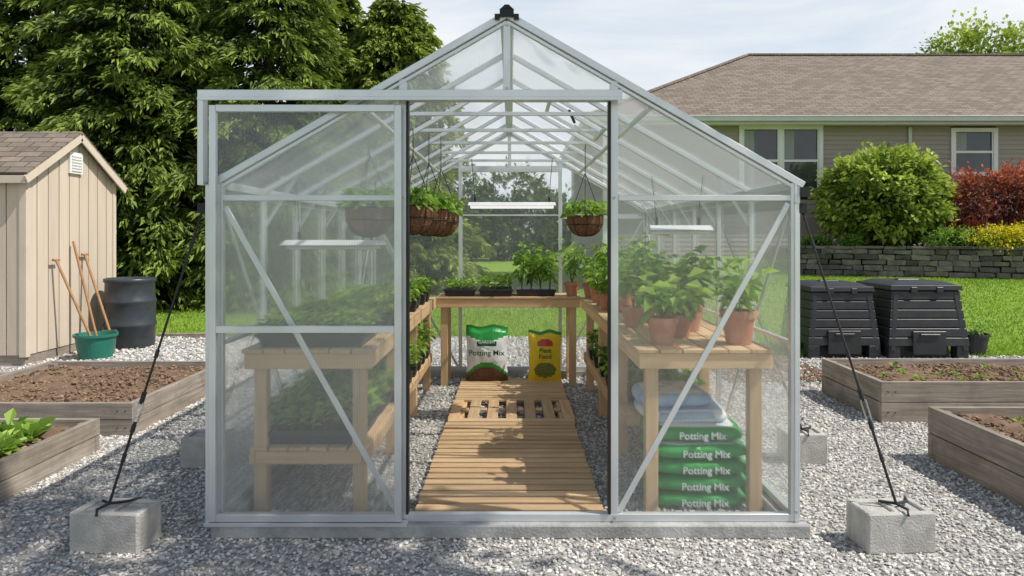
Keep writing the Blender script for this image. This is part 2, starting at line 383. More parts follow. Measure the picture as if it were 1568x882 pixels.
for px_,py_ in ((-3.03,.5),(-3.12,.75),(-3.3,.45),(-3.15,.25),(-3.1,.95),(-3.4,.8),(-3.3,1.05),(-3.6,.6),(-3.5,.3),(-3.8,.8),(-3.7,.4)):
    rosette(g,(px_,py_,.18),U(.15,.23),26,'leaf_bright',w=.42)
g.build('leafy_vegetable_plants')
g=MB()
for i in range(30):
    rosette(g,(U(3.2,5.2),U(2.3,3.0),.28),U(.03,.07),10,'leaf_bright',w=.5)
for i in range(14):
    rosette(g,(U(3.1,4.6),U(-.2,1.0),.3),U(.03,.06),10,'leaf_bright',w=.5)
g.build('seedlings')
g=MB(); g.box(-5.2,-1.6,6.72,6.78,.0,.06,'grey'); g.box(-6.4,-4.7,3.75,3.83,0,.07,'grey'); g.box(2.5,2.58,3.6,5.1,0,.05,'grey'); g.build('timber_edging',bevel=.004)
g=MB(); g.add([(2.2,3.7,.005),(2.9,3.7,.005),(2.9,5.2,.005),(2.2,5.2,.005)],[[0,1,2,3]],'mulch')
cx=U(2.2,3.4,1500); cy=U(3.6,5.1,1500); rocks(g,np.stack([cx,cy,np.full(1500,.012)],1),U(.01,.025,1500),'clod'); g.build('mulch_patch')

# ------------------------------------------------------------------ greenhouse
GH=empty('greenhouse')
x0,x1,xc=-1.486,1.434,-.026; zb,ze,zr=.07,1.76,2.60; yb=3.9
sl=(zr-ze)/(x1-xc)
def rz(x): return zr-sl*abs(x-xc)
g=MB()
g.box(x0-.0,x1+.04,-.06,.05,0,.068,'curb_concrete'); g.box(x0,x1+.04,yb-.05,yb+.06,0,.068,'curb_concrete')
g.box(x0-.03,x0+.07,.052,yb-.052,0,.068,'curb_concrete'); g.box(x1-.07,x1+.04,.052,yb-.052,0,.068,'curb_concrete')
g.build('foundation_curb',GH,bevel=.006)
A='aluminium'
g=MB()
jl,jr=-.546,.511
for yy,s in ((0,1),(yb,-1)):
    for px_ in (x0+.02,x1-.02):
        g.beam((px_,yy,zb),(px_,yy,ze+.0),.045,.04,A)
        g.beam((px_,yy-s*.003,zb),(px_,yy-s*.003,ze),.012,.046,A)
    for px_ in (jl,jr):
        g.beam((px_,yy+.001,zb),(px_,yy+.001,rz(px_)-.02),.038,.036,A)
    g.box(x0,x1,yy-.018,yy+.018,zb-.001,zb+.038,A)
    for sx_ in (x0-.02,x1+.02):
        g.beam((xc,yy-.002*s,zr),(sx_,yy-.002*s,rz(sx_)),.034,.05,A)
        g.beam((xc,yy-.004*s,zr-.035),(sx_,yy-.004*s,rz(sx_)-.036),.016,.03,A)
    g.box(jl-.02,jr+.02,yy-.019,yy+.019,2.168,2.208,A)
    g.beam((xc,yy,2.208),(xc,yy,zr-.03),.036,.034,A)
    g.box(x0+.04,jl-.02,yy-.014,yy+.014,1.672,1.700,A); g.box(jr+.02,x1-.04,yy-.014,yy+.014,1.672,1.700,A)
g.beam((1.385,-.0,1.66),(.535,-.0,.112),.028,.012,A); g.beam((-1.437,-.0,1.64),(-.575,-.0,.112),.028,.012,A)
g.beam((1.385,yb,1.66),(.535,yb,.112),.024,.012,A); g.beam((-1.437,yb,1.64),(-.575,yb,.112),.024,.012,A)
g.box(x0+.1,x1-.1,yb-.012,yb+.012,1.702,1.718,A)
ys=[.65*k for k in range(7)]
for k,yy in enumerate(ys):
    if 0<k<6:
        g.beam((x0+.015,yy,zb),(x0+.015,yy,ze),.03,.026,A,ref=(1,0,0)); g.beam((x1-.015,yy,zb),(x1-.015,yy,ze),.03,.026,A,ref=(1,0,0))
        for sx_ in (x0,x1): g.beam((xc,yy,zr-.02),(sx_,yy,rz(sx_)-.015),.03,.026,A)
    if k>0: g.box(xc-.64,xc+.64,yy-.008,yy+.008,2.209,2.232,A)
    if 0<k<6:
        g.beam((x1-.02,yy+.01,1.55),(x1-.22,yy+.01,rz(x1-.22)-.02),.018,.006,A); g.beam((x0+.02,yy+.01,1.55),(x0+.22,yy+.01,rz(x0+.22)-.02),.018,.006,A)
for sx_ in (x0+.012,x1-.012):
    g.box(sx_-.02,sx_+.02,.021,yb-.021,ze-.03,ze+.01,A); g.box(sx_-.018,sx_+.018,.021,yb-.021,zb,zb+.035,A)
    g.box(sx_-.012,sx_+.012,.021,yb-.021,.94,.962,A)
for s in (-1,1):
    xx=xc+s*.73; g.beam((xx,.03,rz(xx)-.03),(xx,yb-.03,rz(xx)-.03),.026,.02,A,ref=(0,0,1))
g.box(xc-.03,xc+.03,.02,yb-.02,zr-.035,zr+.012,A)
g.beam((xc,-.03,zr+.014),(xc,yb+.03,zr+.014),.07,.015,A,ref=(0,0,1))
for sx_ in (x0+.02,x1-.02):
    g.beam((sx_,.05,1.65),(sx_,1.28,.12),.02,.01,A,ref=(1,0,0)); g.beam((sx_,yb-.05,1.65),(sx_,yb-1.28,.12),.02,.01,A,ref=(1,0,0))
for bx_,bz_ in ((jl,2.188),(jr,2.188),(jl,1.686),(jr,1.686),(jr,.09),(jl,.09),(x1-.02,1.66),(x1-.02,.12),(x0+.02,1.66),(xc,2.23),(xc,2.55)):
    g.tube([(bx_,-.019,bz_),(bx_,-.03,bz_)],.007,'steel',n=6)
g.build('frame',GH,bevel=.002)
g=MB()
for s,sx_ in ((-1,x0-.025),(1,x1+.025)):
    g.box(sx_-.02,sx_+.02,-.02,yb+.02,ze-.06,ze-.03,A)
    g.box(sx_-.022,sx_+.022,-.034,-.021,ze-.07,ze-.022,'black_rubber')
g.box(xc-.035,xc+.035,-.05,-.028,zr-.015,zr+.02,'black_rubber'); g.frus(xc,-.02,zr+.0225,zr+.045,.06,.05,.02,.03,'black_rubber')
g.box(xc-.06,xc-.0351,-.048,-.03,zr-.03,zr-.005,'black_rubber'); g.box(xc+.0351,xc+.06,-.048,-.03,zr-.03,zr-.005,'black_rubber')
g.box(jl+.02,jl+.03,-.03,.02,zb+.04,2.166,'black_rubber'); g.box(jr-.03,jr-.02,-.03,.02,zb+.04,2.166,'black_rubber')
g.build('gutters_and_caps',GH)
g=MB()
def pane(pts,mat): g.add(pts,[list(range(len(pts)))],mat)
for yy in (0.004,yb-.004):
    m_='polycarbonate_x'
    for a,b_ in ((x0+.03,jl),(jr,x1-.03)):
        zt_=1.686 if yy<1 else 1.7
        pane([(a,yy,.1),(b_,yy,.1),(b_,yy,zt_),(a,yy,zt_)],m_)
    for a,b_ in ((x0,jl),(jr,x1)):
        top=[(b_,yy,rz(b_)),(a,yy,rz(a))]
        z_=1.686 if yy<1 else 1.7
        pane([(a,yy,z_),(b_,yy,z_)]+top,m_)
    for a,b_ in ((jl,xc),(xc,jr)):
        pane([(a,yy,2.19),(b_,yy,2.19),(b_,yy,rz(b_)),(a,yy,rz(a))],m_)
pane([(jl,yb-.004,.1),(jr,yb-.004,.1),(jr,yb-.004,2.19),(jl,yb-.004,2.19)],'polycarbonate_x')
for k in range(6):
    a,b_=ys[k]+.008,ys[k+1]-.008
    for sx_ in (x0+.004,x1-.004): pane([(sx_,a,.1),(sx_,b_,.1),(sx_,b_,ze),(sx_,a,ze)],'polycarbonate_y')
    for sx_ in (x0-.02,x1+.02): pane([(sx_,a,rz(sx_)+.006),(sx_,b_,rz(sx_)+.006),(xc,b_,zr+.006),(xc,a,zr+.006)],'polycarbonate_roof')
g.build('panels',GH)
g=MB(); y_=-.055
dx0,dx1=-1.475,-.562
for px_ in (dx0,dx1): g.box(px_-.017,px_+.017,y_-.014,y_+.014,.088,2.14,A)
for z0 in (.088,1.018,2.108): g.box(dx0+.0175,dx1-.0175,y_-.013,y_+.013,z0,z0+.034,A)
g.box(-1.54,jr+.03,-.085,-.024,2.172,2.212,A); g.box(-1.54,jr+.03,-.09,-.08,2.16,2.176,A)
g.box(x0-.03,jl+.03,-.075,-.03,.066,.084,A)
g.box(-1.54,-1.512,-.085,-.03,1.745,2.171,A)
g.box(-1.512,-1.494,-.06,-.04,.07,1.75,A)
g.add([(dx0,y_,.1),(dx1,y_,.1),(dx1,y_,1.03),(dx0,y_,1.03)],[[0,1,2,3]],'polycarbonate_x')
g.add([(dx0,y_,1.04),(dx1,y_,1.04),(dx1,y_,2.12),(dx0,y_,2.12)],[[0,1,2,3]],'polycarbonate_x')
g.build('sliding_door',GH,bevel=.0015)
g=MB()
xa,xb=.25,.6
for yy in (.95,1.55): g.beam((xa,yy,rz(xa)-.05),(xb,yy,rz(xb)-.05),.022,.02,A)
g.beam((xa,.95,rz(xa)-.05),(xa,1.55,rz(xa)-.05),.022,.02,A,ref=(0,0,1)); g.beam((xb,.95,rz(xb)-.05),(xb,1.55,rz(xb)-.05),.022,.02,A,ref=(0,0,1))
g.tube([(.42,1.2,2.26),(.37,1.0,2.3)],.01,'black_rubber'); g.beam((.42,1.2,2.24),(.5,1.3,2.2),.012,.008,A)
g.build('roof_vent_opener',GH)

# ------------------------------------------------------------------ benches
BZ=.89
def bench(bx0,bx1,by0,by1,legs_y,shelf=None,slat='x'):
    g=MB(); z=BZ
    g.box(bx0,bx1,by0,by0+.035,z-.105,z-.022,'pine'); g.box(bx0,bx1,by1-.035,by1,z-.105,z-.022,'pine')
    g.box(bx0,bx0+.035,by0+.036,by1-.036,z-.105,z-.022,'pine'); g.box(bx1-.035,bx1,by0+.036,by1-.036,z-.105,z-.022,'pine')
    if slat=='y':
        n_=6; w=(bx1-bx0+.02)/n_
        for i in range(n_): g.box(bx0-.01+i*w,bx0-.01+(i+1)*w-.008,by0-.01,by1+.0,z-.021,z,'pine')
    else:
        n_=5; w=(by1-by0+.01)/n_
        for i in range(n_): g.box(bx0,bx1,by0-.01+i*w,by0-.01+(i+1)*w-.008,z-.021,z,'pine')
    for ly in legs_y:
        for lx in (bx0+.075,bx1-.075):
            g.box(lx-.034,lx+.034,ly-.034,ly+.034,0,z-.023,'pine')
    if shelf:
        s0,s1,zs=shelf
        for lx in (bx0+.02,bx1-.055): g.box(lx,lx+.03,s0,s1,zs-.09,zs-.02,'pine')
        g.box(bx0+.052,bx1-.057,s0,s0+.03,zs-.089,zs-.022,'pine')
        for i in range(6):
            w=(bx1-bx0-.04)/6; g.box(bx0+.02+i*w,bx0+.02+(i+1)*w-.01,s0-.005,s1,zs-.019,zs,'pine')
    return g.build('wooden_bench',bevel=.003)
bench(-1.43,-.75,.23,3.36,(.3,1.3,2.3,3.25),(.25,3.3,.36),'y')
bench(.68,1.39,.23,3.36,(.3,1.3,2.3,3.25),(1.0,3.3,.36),'y')
bench(-.748,.678,3.38,3.86,(3.45,3.8),None,'x')

g=MB(); pz=.04
for xx in (-.42,0,.41): g.box(xx-.03,xx+.03,.2,1.93,.004,pz,'deck'); g.box(xx-.03,xx+.03,1.95,3.5,.004,pz,'deck')
y=.16
while y<1.86:
    g.box(-.51+U(-.006,.006),.48+U(-.006,.006),y,y+.068,pz+.001,pz+.021+U(0,.003),'deck'); y+=.0965
g.box(-.5,.49,1.9,1.985,pz+.001,pz+.021,'deck'); g.box(-.5,.49,2.6,2.68,pz+.001,pz+.021,'deck')
n_=13; w=.99/n_
for i in range(n_):
    if i%2==0: g.box(-.5+i*w-.006,-.5+(i+1)*w+.006,1.988,2.597,pz+.0012,pz+.0205,'deck')
    else: g.box(-.5+i*w+.012,-.5+(i+1)*w-.012,2.26,2.33,pz+.0012,pz+.0195,'deck')
y=2.7
while y<3.5:
    g.box(-.505,.49,y,y+.066,pz+.001,pz+.021,'deck'); y+=.092
g.build('wooden_duckboard_path',bevel=.003)

# ------------------------------------------------------------------ plants in greenhouse
def tray(cx,cy,z,w,l,ph,n,mat='leaf_plant',lw=.5,ls=.05):
    g=MB(); h=.07
    g.frus(cx,cy,z+.001,z+h-.012,w*.92,l*.92,w,l,'black_plastic')
    for a in (-1,1):
        g.box(cx+a*w/2-.008,cx+a*w/2+.008,cy-l/2-.008,cy+l/2+.008,z+h-.014,z+h+.004,'black_plastic')
        g.box(cx-w/2+.009,cx+w/2-.009,cy+a*l/2-.008,cy+a*l/2+.008,z+h-.0138,z+h+.0038,'black_plastic')
    g.box(cx-w/2+.01,cx+w/2-.01,cy-l/2+.01,cy+l/2-.01,z+h-.013,z+h-.004,'dark_soil')
    cols=max(2,int(w/.06)); rows=max(2,int(l/.06))
    for i in range(cols):
        for j in range(rows):
            px_=cx-w/2+w*(i+.5)/cols+U(-.012,.012); py_=cy-l/2+l*(j+.5)/rows+U(-.012,.012); hh=ph*U(.6,1.05)
            g.tube([(px_,py_,z+h-.005),(px_+U(-.01,.01),py_,z+h+hh*.8)],.0018,'stem',n=4,cap=False)
            k=n
            az=U(0,6.28,k); el=U(-.1,1.,k)
            D=np.stack([np.cos(az)*np.cos(el),np.sin(az)*np.cos(el),np.sin(el)],1)
            P=np.array((px_,py_,z+h))+np.stack([0*az,0*az,U(.25,1,k)*hh],1)
            Ls=U(.6,1.1,k)*ls
            g.leaves(P,D,Ls,Ls*lw,mat,tone=np.clip(rng.normal(.6,.22,k),0,1),droop=.2,upj=.3)
    return g.build('seedling_tray')
for i,cy in enumerate((.52,1.1,1.65,2.2,2.75)):
    tray(-1.09,cy,BZ,.58,.48,.1+.02*(i%2),9,'leaf_bright',ls=.06)
for cy in (.56,1.2,1.85,2.5): tray(-1.09,cy,.36,.56,.54,.17,10,'leaf_bright',ls=.085)
tray(-.52,3.6,BZ,.3,.4,.1,8,'leaf_bright',ls=.055); tray(-.16,3.6,BZ,.33,.4,.14,9,'leaf_bright',ls=.065)
for cy in (1.4,2.1,2.8): tray(1.04,cy,.36,.5,.5,.14,8,'leaf_bright',ls=.07)
def pot(g,cx,cy,z,r,h):
    g.lathe([(0,.002),(r*.68,.002),(r*.9,h*.78),(r*1.0,h*.78),(r*1.02,h),(r*.9,h),(r*.86,h*.86),(0,h*.86)],(cx,cy,z),'terracotta',n=24,smooth=False)
    g.lathe([(0,h*.88),(r*.86,h*.88)],(cx,cy,z),'dark_soil',n=16)
def bushy(g,c,h,r,n,mat='leaf_plant',ls=.08,lw=.5,stalks=7):
    c=np.array(c)
    for k in range(stalks):
        az=U(0,6.28); rr=r*U(.3,1); hh=h*U(.55,1)
        tip=c+np.array((math.cos(az)*rr,math.sin(az)*rr,hh)); mid=c+np.array((math.cos(az)*rr*.35,math.sin(az)*rr*.35,hh*.55))
        g.tube([c,mid,tip],[.004,.003,.0015],'stem',n=5,cap=False)
        m=max(3,n//stalks); t=U(.25,1.05,m)[:,None]
        P=np.where(t<.5,c+(mid-c)*t*2,mid+(tip-mid)*(t*2-1))
        a2=U(0,6.28,m); el=U(-.5,.8,m)
        D=np.stack([np.cos(a2)*np.cos(el),np.sin(a2)*np.cos(el),np.sin(el)],1)
        Ls=U(.6,1.15,m)*ls
        g.leaves(P+D*ls*.25,D,Ls,Ls*lw,mat,tone=np.clip(rng.normal(.5,.25,m)+.15*(t[:,0]-.5),0,1),droop=.35,upj=.35)
def potted(name,cx,cy,z,r,h,ph,pr,n,mat='leaf_plant',ls=.08,lw=.5,st=7):
    g=MB(); pot(g,cx,cy,z,r,h); bushy(g,(cx,cy,z+h*.86),ph,pr,n,mat,ls,lw,st); return g.build(name)
potted('potted_plant',.842,.42,BZ,.088,.15,.22,.14,60,'leaf_bright',.13,.6)
potted('potted_plant',1.0,.68,BZ,.085,.14,.27,.15,70,'leaf_bright',.12,.6)
potted('potted_plant',1.27,.42,BZ,.1,.19,.32,.2,95,'leaf_bright',.1,.5)
potted('potted_plant',1.12,.95,BZ,.1,.18,.36,.2,130,'leaf_plant',.1,.5,9)
for i in range(10):
    potted('potted_plant',U(.8,1.3),1.15+i*.22,BZ,U(.07,.09),U(.12,.15),U(.3,.5),U(.12,.2),120,'leaf_plant' if i%3 else 'leaf_bright',.09,.5,8)
for cx,cy,ph in ((.60,3.5,.42),(.80,3.1,.3),(.76,3.28,.42),(.78,2.8,.24),(.9,3.4,.45),(.78,2.5,.2),(.78,2.2,.18)):
    potted('tomato_plant',cx,cy,BZ,.075,.14,ph,.14,110,'leaf_bright',.08,.5,8)
g=MB(); g.frus(.24,3.6,BZ+.001,BZ+.07,.36,.3,.4,.34,'black_plastic')
for i in range(4):
    for j in range(2): bushy(g,(.1+i*.095,3.52+j*.15,BZ+.07),U(.36,.54),.09,50,'leaf_bright',.09,.55,4)
g.build('tomato_seedling_tray')
for i in range(9):
    g=MB(); cx,cy=-.83+U(-.02,.02),.95+i*.28
    g.frus(cx,cy,BZ+.001,BZ+.09,.09,.09,.12,.12,'black_plastic'); bushy(g,(cx,cy,BZ+.09),U(.1,.18),.09,60,'leaf_bright',.065,.5,6); g.build('potted_seedling')
for i in range(7):
    g=MB(); cx,cy=-.83,1.3+i*.28
    g.frus(cx,cy,.361,.45,.1,.1,.13,.13,'black_plastic'); bushy(g,(cx,cy,.45),U(.15,.24),.12,80,'leaf_bright',.075,.5,6); g.build('potted_seedling')
for i in range(5):
    g=MB(); cx,cy=.77,1.4+i*.38
    g.frus(cx,cy,.361,.45,.1,.1,.14,.14,'black_plastic'); bushy(g,(cx,cy,.45),U(.1,.2),.1,80,'leaf_bright' if i%2 else 'leaf_plant',.07,.5,6); g.build('potted_seedling')

def basket(cx,cy,zrim,r,ztop,dp=.85):
    g=MB()
    prof=[(0.001,-dp*r*1.1)]+[(r*math.sin(a)**.8,-dp*r*1.1*math.cos(a)**.8 if math.cos(a)>0 else 0) for a in np.linspace(.25,1.5707,8)]
    g.lathe(prof,(cx,cy,zrim),'coir',n=26,wob=.03); g.lathe([(0,-.01),(r*.97,-.012)],(cx,cy,zrim),'dark_soil',n=20)
    t=np.linspace(0,2*np.pi,25)
    for f,zz in ((1,.002),(.985,-dp*r*.45)): g.tube(np.stack([cx+r*f*np.cos(t),cy+r*f*np.sin(t),np.full(25,zrim+zz)],1),.004,'black_rubber',n=6)
    for k in range(3):
        a=k*2.094+.4; g.tube([(cx+r*math.cos(a),cy+r*math.sin(a),zrim),(cx,cy,zrim+.34)],.0028,'black_rubber',n=5)
    for k in range(8):
        a=k*.785; t2=np.linspace(0,1.57,7); g.tube([(cx+r*1.01*math.sin(q)**.8*math.cos(a),cy+r*1.01*math.sin(q)**.8*math.sin(a),zrim-dp*r*1.12*max(0,math.cos(q))**.8) for q in t2],.0025,'black_rubber',n=5)
    g.tube([(cx,cy,zrim+.34),(cx,cy,ztop)],.003,'black_rubber',n=5)
    m=200; az=U(0,6.28,m); rr=r*1.05*np.sqrt(U(0,1,m))
    P=np.stack([cx+rr*np.cos(az),cy+rr*np.sin(az),zrim+U(-.01,.09,m)+.04*(1-rr/r)],1); el=U(-.4,1.2,m)
    D=np.stack([np.cos(az)*np.cos(el),np.sin(az)*np.cos(el),np.sin(el)],1)
    g.leaves(P,D,U(.045,.085,m),U(.03,.05,m),'leaf_bright',droop=.4,upj=.4)
    return g.build('hanging_basket')
basket(-.655,1.12,1.69,.14,rz(-.655)-.03,1.2); basket(-.595,1.5,1.68,.14,rz(-.6)-.03,1.2); basket(-.55,1.9,1.675,.14,rz(-.55)-.03,1.2)
basket(-.9,.92,1.67,.15,rz(-.9)-.03,1.1); basket(.572,1.95,1.645,.14,rz(.572)-.03,1.0)

def light(cx,cy,z,w,dp,hang,lit=True):
    g=MB(); g.frus(cx,cy,z,z+.03,w,dp,w*.98,dp*.55,'lamp_white')
    for t in (-.25,.25): g.tube([(cx-w/2+.02,cy+t*dp,z-.014),(cx+w/2-.02,cy+t*dp,z-.014)],.012,'lit_tube' if lit else 'lamp_white')
    for s in (-1,1):
        a=cx+s*(w/2-.06)
        g.box(a-.008,a+.008,cy-.01,cy+.01,z+.031,z+.08,'black_rubber'); g.tube([(a,cy,z+.08),(a+s*.03,cy,hang)],.003,'black_rubber',n=5)
    return g.build('grow_light')
light(0,2.9,1.77,.8,.16,2.2)
light(-1.08,.78,1.44,.56,.34,rz(-1.3)-.03,False); light(1.03,.85,1.53,.38,.26,rz(1.2)-.03,False)

# ------------------------------------------------------------------ bags
def standing_bag(name,cx,cy,w,h,th,style):
    g=MB(); nx_,nz_=28,36
    for side in (-1,1):
        V=[];u=np.linspace(-1,1,nx_); v=np.linspace(0,1,nz_)
        for vv in v:
            for uu in u:
                prof=math.sin(math.pi*min(1,max(0,(vv*.93+.05))))**.45 if vv<.93 else .18
                edge=max(0,1-abs(uu)**3.2)**.6
                ww=w/2*(1-.05*math.sin(math.pi*vv)+ (.02*math.sin(vv*17)))
                dd=th/2*prof*edge*(1+.12*mnoise.noise((uu*2.5+cx,vv*4,side)))
                V.append((cx+uu*ww,cy+side*dd,h*vv+.05+(.012*math.sin(uu*5) if vv>.9 else 0)))
        F=[];M=[]
        for j in range(nz_-1):
            for i in range(nx_-1):
                a=j*nx_+i; F.append([a,a+1,a+nx_+1,a+nx_] if side<0 else [a,a+nx_,a+nx_+1,a+1])
                uu=(u[i]+u[i+1])/2; vv=(v[j]+v[j+1])/2
                if style=='mix':
                    if vv>.78+.12*abs(uu)-.06: m_='bag_green'
                    elif vv>.66 and uu>-.6 and uu<.6 and vv<.76: m_='bag_darkgreen' if abs(uu)<.5 and vv<.74 else 'bag_white'
                    elif vv<.38-.22*uu*uu and vv>.04: m_='bag_brown' if vv<.3-.2*uu*uu else 'bag_green'
                    elif vv<.04: m_='bag_green'
                    else: m_='bag_white'
                else:
                    if vv>.93: m_='bag_green'
                    elif (uu**2+((vv-.72)/.3)**2)<.25: m_='bag_red' if vv>.72 else 'bag_yellow'
                    elif (uu*.8)**2+((vv-.25)/.28)**2<.3: m_='bag_red' if int(i*1.7+j*2.3)%3==0 else 'bag_green'
                    else: m_='bag_yellow'
                M.append(m_)
        g.add(V,F,M,smooth=True)
    o=g.build(name)
    return o
b1=standing_bag('potting_mix_bag',-.248,3.42,.42,.55,.2,'mix'); 
text('label_text','Potting Mix',.075,(-.248,3.30,.35),(math.radians(90),0,0),'bag_darkgreen',b1)
text('label_text','GARDEN',.04,(-.248,3.31,.455),(math.radians(90),0,0),'bag_white',b1)
b2=standing_bag('fertilizer_bag',.325,3.42,.33,.5,.17,'yellow')
text('label_text','Plant\nFood',.06,(.325,3.32,.34),(math.radians(90),0,0),'bag_darkgreen',b2)
def lying_bag(cx,cy,z,w,l,h,mats,txt=None,seed=0):
    g=MB(); n1,n2=40,14; V=[]
    for i in range(n2):
        b=-math.pi/2+math.pi*i/(n2-1)
        for j in range(n1):
            a=2*math.pi*j/n1
            sg=lambda t,e: math.copysign(abs(t)**e,t)
            x_=w/2*sg(math.cos(b),.45)*sg(math.cos(a),.4); y_=l/2*sg(math.cos(b),.45)*sg(math.sin(a),.4); z_=h/2*sg(math.sin(b),.75)
            k=1+.05*mnoise.noise((x_*7+seed,y_*7,z_*9))
            V.append((cx+x_*k,cy+y_*k,z+h/2+z_+.012*mnoise.noise((x_*5,y_*5+seed,seed))))
    F=[];M=[]
    for i in range(n2-1):
        for j in range(n1):
            F.append([i*n1+j,i*n1+(j+1)%n1,(i+1)*n1+(j+1)%n1,(i+1)*n1+j])
            if len(mats)>2 and (j//4+i//3)%3==0: M.append(mats[2])
            else: M.append(mats[0] if i<n2-4 else mats[1])
    g.add(V,F,M,smooth=True); o=g.build('soil_bag')
    if txt: text('label_text',txt,.055,(cx+.02,cy-l/2*1.0-.022,z+h/2),(math.radians(90),0,0),'bag_white',o)
    return o
z=.003
for i in range(4):
    lying_bag(1.035+U(-.01,.01),.5,z,.56,.4,.09,('bag_green','bag_green' if i<3 else 'bag_white'),'Potting Mix',i*3.1); z+=.088
lying_bag(1.02,.53,z,.54,.4,.095,('bag_green','bag_white'),'Potting Mix',21); z+=.08
lying_bag(.98,.6,z,.5,.4,.09,('bag_white','bag_blue','bag_blue'),None,31); z+=.078
lying_bag(.93,.62,z,.42,.36,.1,('bag_blue','bag_white','bag_blue'),None,41)
lying_bag(-.98,3.1,.362,.3,.3,.16,('bag_blue','bag_white'),None,55)
lying_bag(1.0,3.1,.362,.3,.3,.15,('bag_white','bag_blue'),None,65)

# ------------------------------------------------------------------ anchors
def block(cx,cy,w,dp,h,rot=0):
    g=MB(); t=.035
    a,b_,c,d_=-w/2,w/2,-dp/2,dp/2
    g.box(a,b_,c,c+t,0,h,'concrete'); g.box(a,b_,d_-t,d_,0,h,'concrete')
    g.box(a,a+t,c+t,d_-t,0,h-.0005,'concrete'); g.box(b_-t,b_,c+t,d_-t,0,h-.0005,'concrete'); g.box(-t*.6,t*.6,c+t,d_-t,0,h-.001,'concrete')
    g.box(a+t,-t*.6,c+t,d_-t,0,h-.012,'concrete'); g.box(t*.6,b_-t,c+t,d_-t,0,h-.012,'concrete')
    o=g.build('concrete_block',bevel=.006,loc=(cx,cy,0)); o.rotation_euler=(0,0,rot); return o
block(-1.915,-.12,.34,.2,.19,-.09); block(1.83,-.12,.33,.2,.19,.07)
block(-1.98,1.08,.3,.2,.2,.03); block(1.93,1.15,.26,.2,.2,0)
def guy(a,b_,t0):
    g=MB(); a=np.array(a);b_=np.array(b_); p=a+(b_-a)*t0; q=a+(b_-a)*(t0+.06); d=nrm(b_-a)
    g.tube([a,p],.006,'rope'); g.tube([q,b_],.007,'rope')
    s=nrm(np.cross(d,(0,1,0)))*.012
    g.tube([p-d*.02,p+s,q+s,q+d*.02],.004,'steel',n=6); g.tube([p-d*.02,p-s,q-s,q+d*.02],.004,'steel',n=6)
    g.tube([p-d*.06,p-d*.01],.012,'rope'); g.tube([q+d*.01,q+d*.05],.011,'rope')
    for tt in (.12,.5,.85):
        m_=a+(b_-a)*tt; g.tube([m_-d*.02,m_+d*.02],.01,'rope')
    g.tube([b_,b_+(.0,-.1,.01),b_+(.0,-.105,-.02)],.007,'rope'); g.tube([b_,b_+(.07,.03,-.0),b_+(.1,.1,-.01)],.007,'rope'); g.tube([b_,b_+(-.06,.05,-.005)],.007,'rope')
    g.box(a[0]-.02,a[0]+.02,a[1]-.02,a[1]+.02,a[2]-.02,a[2]+.03,'black_rubber')
    return g.build('guy_rope')
guy((1.452,-.0,1.63),(1.86,-.12,.2),.66); guy((-1.55,0,1.63),(-1.95,-.12,.2),.67)
guy((-1.51,1.5,1.6),(-1.95,1.08,.21),.72); guy((1.46,1.4,1.6),(1.93,1.15,.21),.72)

# ------------------------------------------------------------------ shed
SH=empty('garden_shed')
sx=-5.58; sy0,sy1=4.5,6.3; pe=2.25; pk=2.79; sym=(sy0+sy1)/2
g=MB()
g.box(-9.5,sx-.03,sy0+.03,sy1-.03,.1,pe,'siding_tan')
g.add([(sx-.03,sy0+.03,pe),(sx-.03,sy1-.03,pe),(sx-.03,sym,pk-.02),(-9.5,sy0+.03,pe),(-9.5,sy1-.03,pe),(-9.5,sym,pk-.02)],[[0,1,2],[3,5,4]],'siding_tan')
nb=9; w=(sy1-sy0)/nb
def zt(y): return pe+(pk-pe)*(1-abs(y-sym)/(sym-sy0))-.03
for i in range(nb):
    a,b_=sy0+i*w+.008,sy0+(i+1)*w-.008
    mid=[a,b_] if not(a<sym<b_) else [a,sym,b_]
    top=[(sx,y_,zt(y_)) for y_ in mid]
    P=[(sx,a,.12),(sx,b_,.12)]+top[::-1]
    n_=len(P); g.add(P,[list(range(n_))],'siding_tan')
    Q=[(sx-.03,p_[1],p_[2]) for p_ in P]
    g.add(P+Q,[[k,(k+1)%n_,n_+(k+1)%n_,n_+k][::-1] for k in range(n_)],'siding_tan')
x=sx-.02
while x>-9.4:
    g.box(x-.19,x,sy0,sy0+.03,.12,pe-.02,'siding_tan'); x-=.205
g.box(sx+.001,sx+.018,sy0-.012,sy0+.06,.1,pe-.02,'trim_tan'); g.box(sx+.001,sx+.018,sy1-.06,sy1+.01,.1,pe-.02,'trim_tan')
g.box(sx-.06,sx+.0005,sy0-.0125,sy0-.001,.1,pe-.02,'trim_tan')
g.box(-9.5,sx-.01,sy0+.02,sy1-.02,0,.11,'grey')
g.build('walls',SH)
g=MB()
ov=.12
for s in (-1,1):
    ye=sym+s*(sym-sy0+ov); zez=pe-(pk-pe)/(sym-sy0)*ov
    V=[(-9.7,sym,pk+.03),(sx+.1,sym,pk+.03),(sx+.1,ye,zez+.03),(-9.7,ye,zez+.03)]
    V+= [(a,b_,c-.03) for a,b_,c in V]
    g.add(V,[[0,1,2,3],[7,6,5,4],[0,4,5,1],[1,5,6,2],[2,6,7,3],[3,7,4,0]],'shingle_xy')
g.build('roof',SH)
g=MB()
for s in (-1,1):
    ye=sym+s*(sym-sy0+ov); zez=pe-(pk-pe)/(sym-sy0)*ov
    g.beam((sx+.09,sym,pk-.05),(sx+.09,ye,zez-.05),.09,.022,'trim_tan',ref=(1,0,0))
g.box(-9.6,sx+.075,sy0-ov-.0,sy0-ov+.02,pe-.16,pe-.06,'trim_tan')
g.box(sx+.004,sx+.03,sym-.13,sym+.13,2.28,2.55,'white_trim')
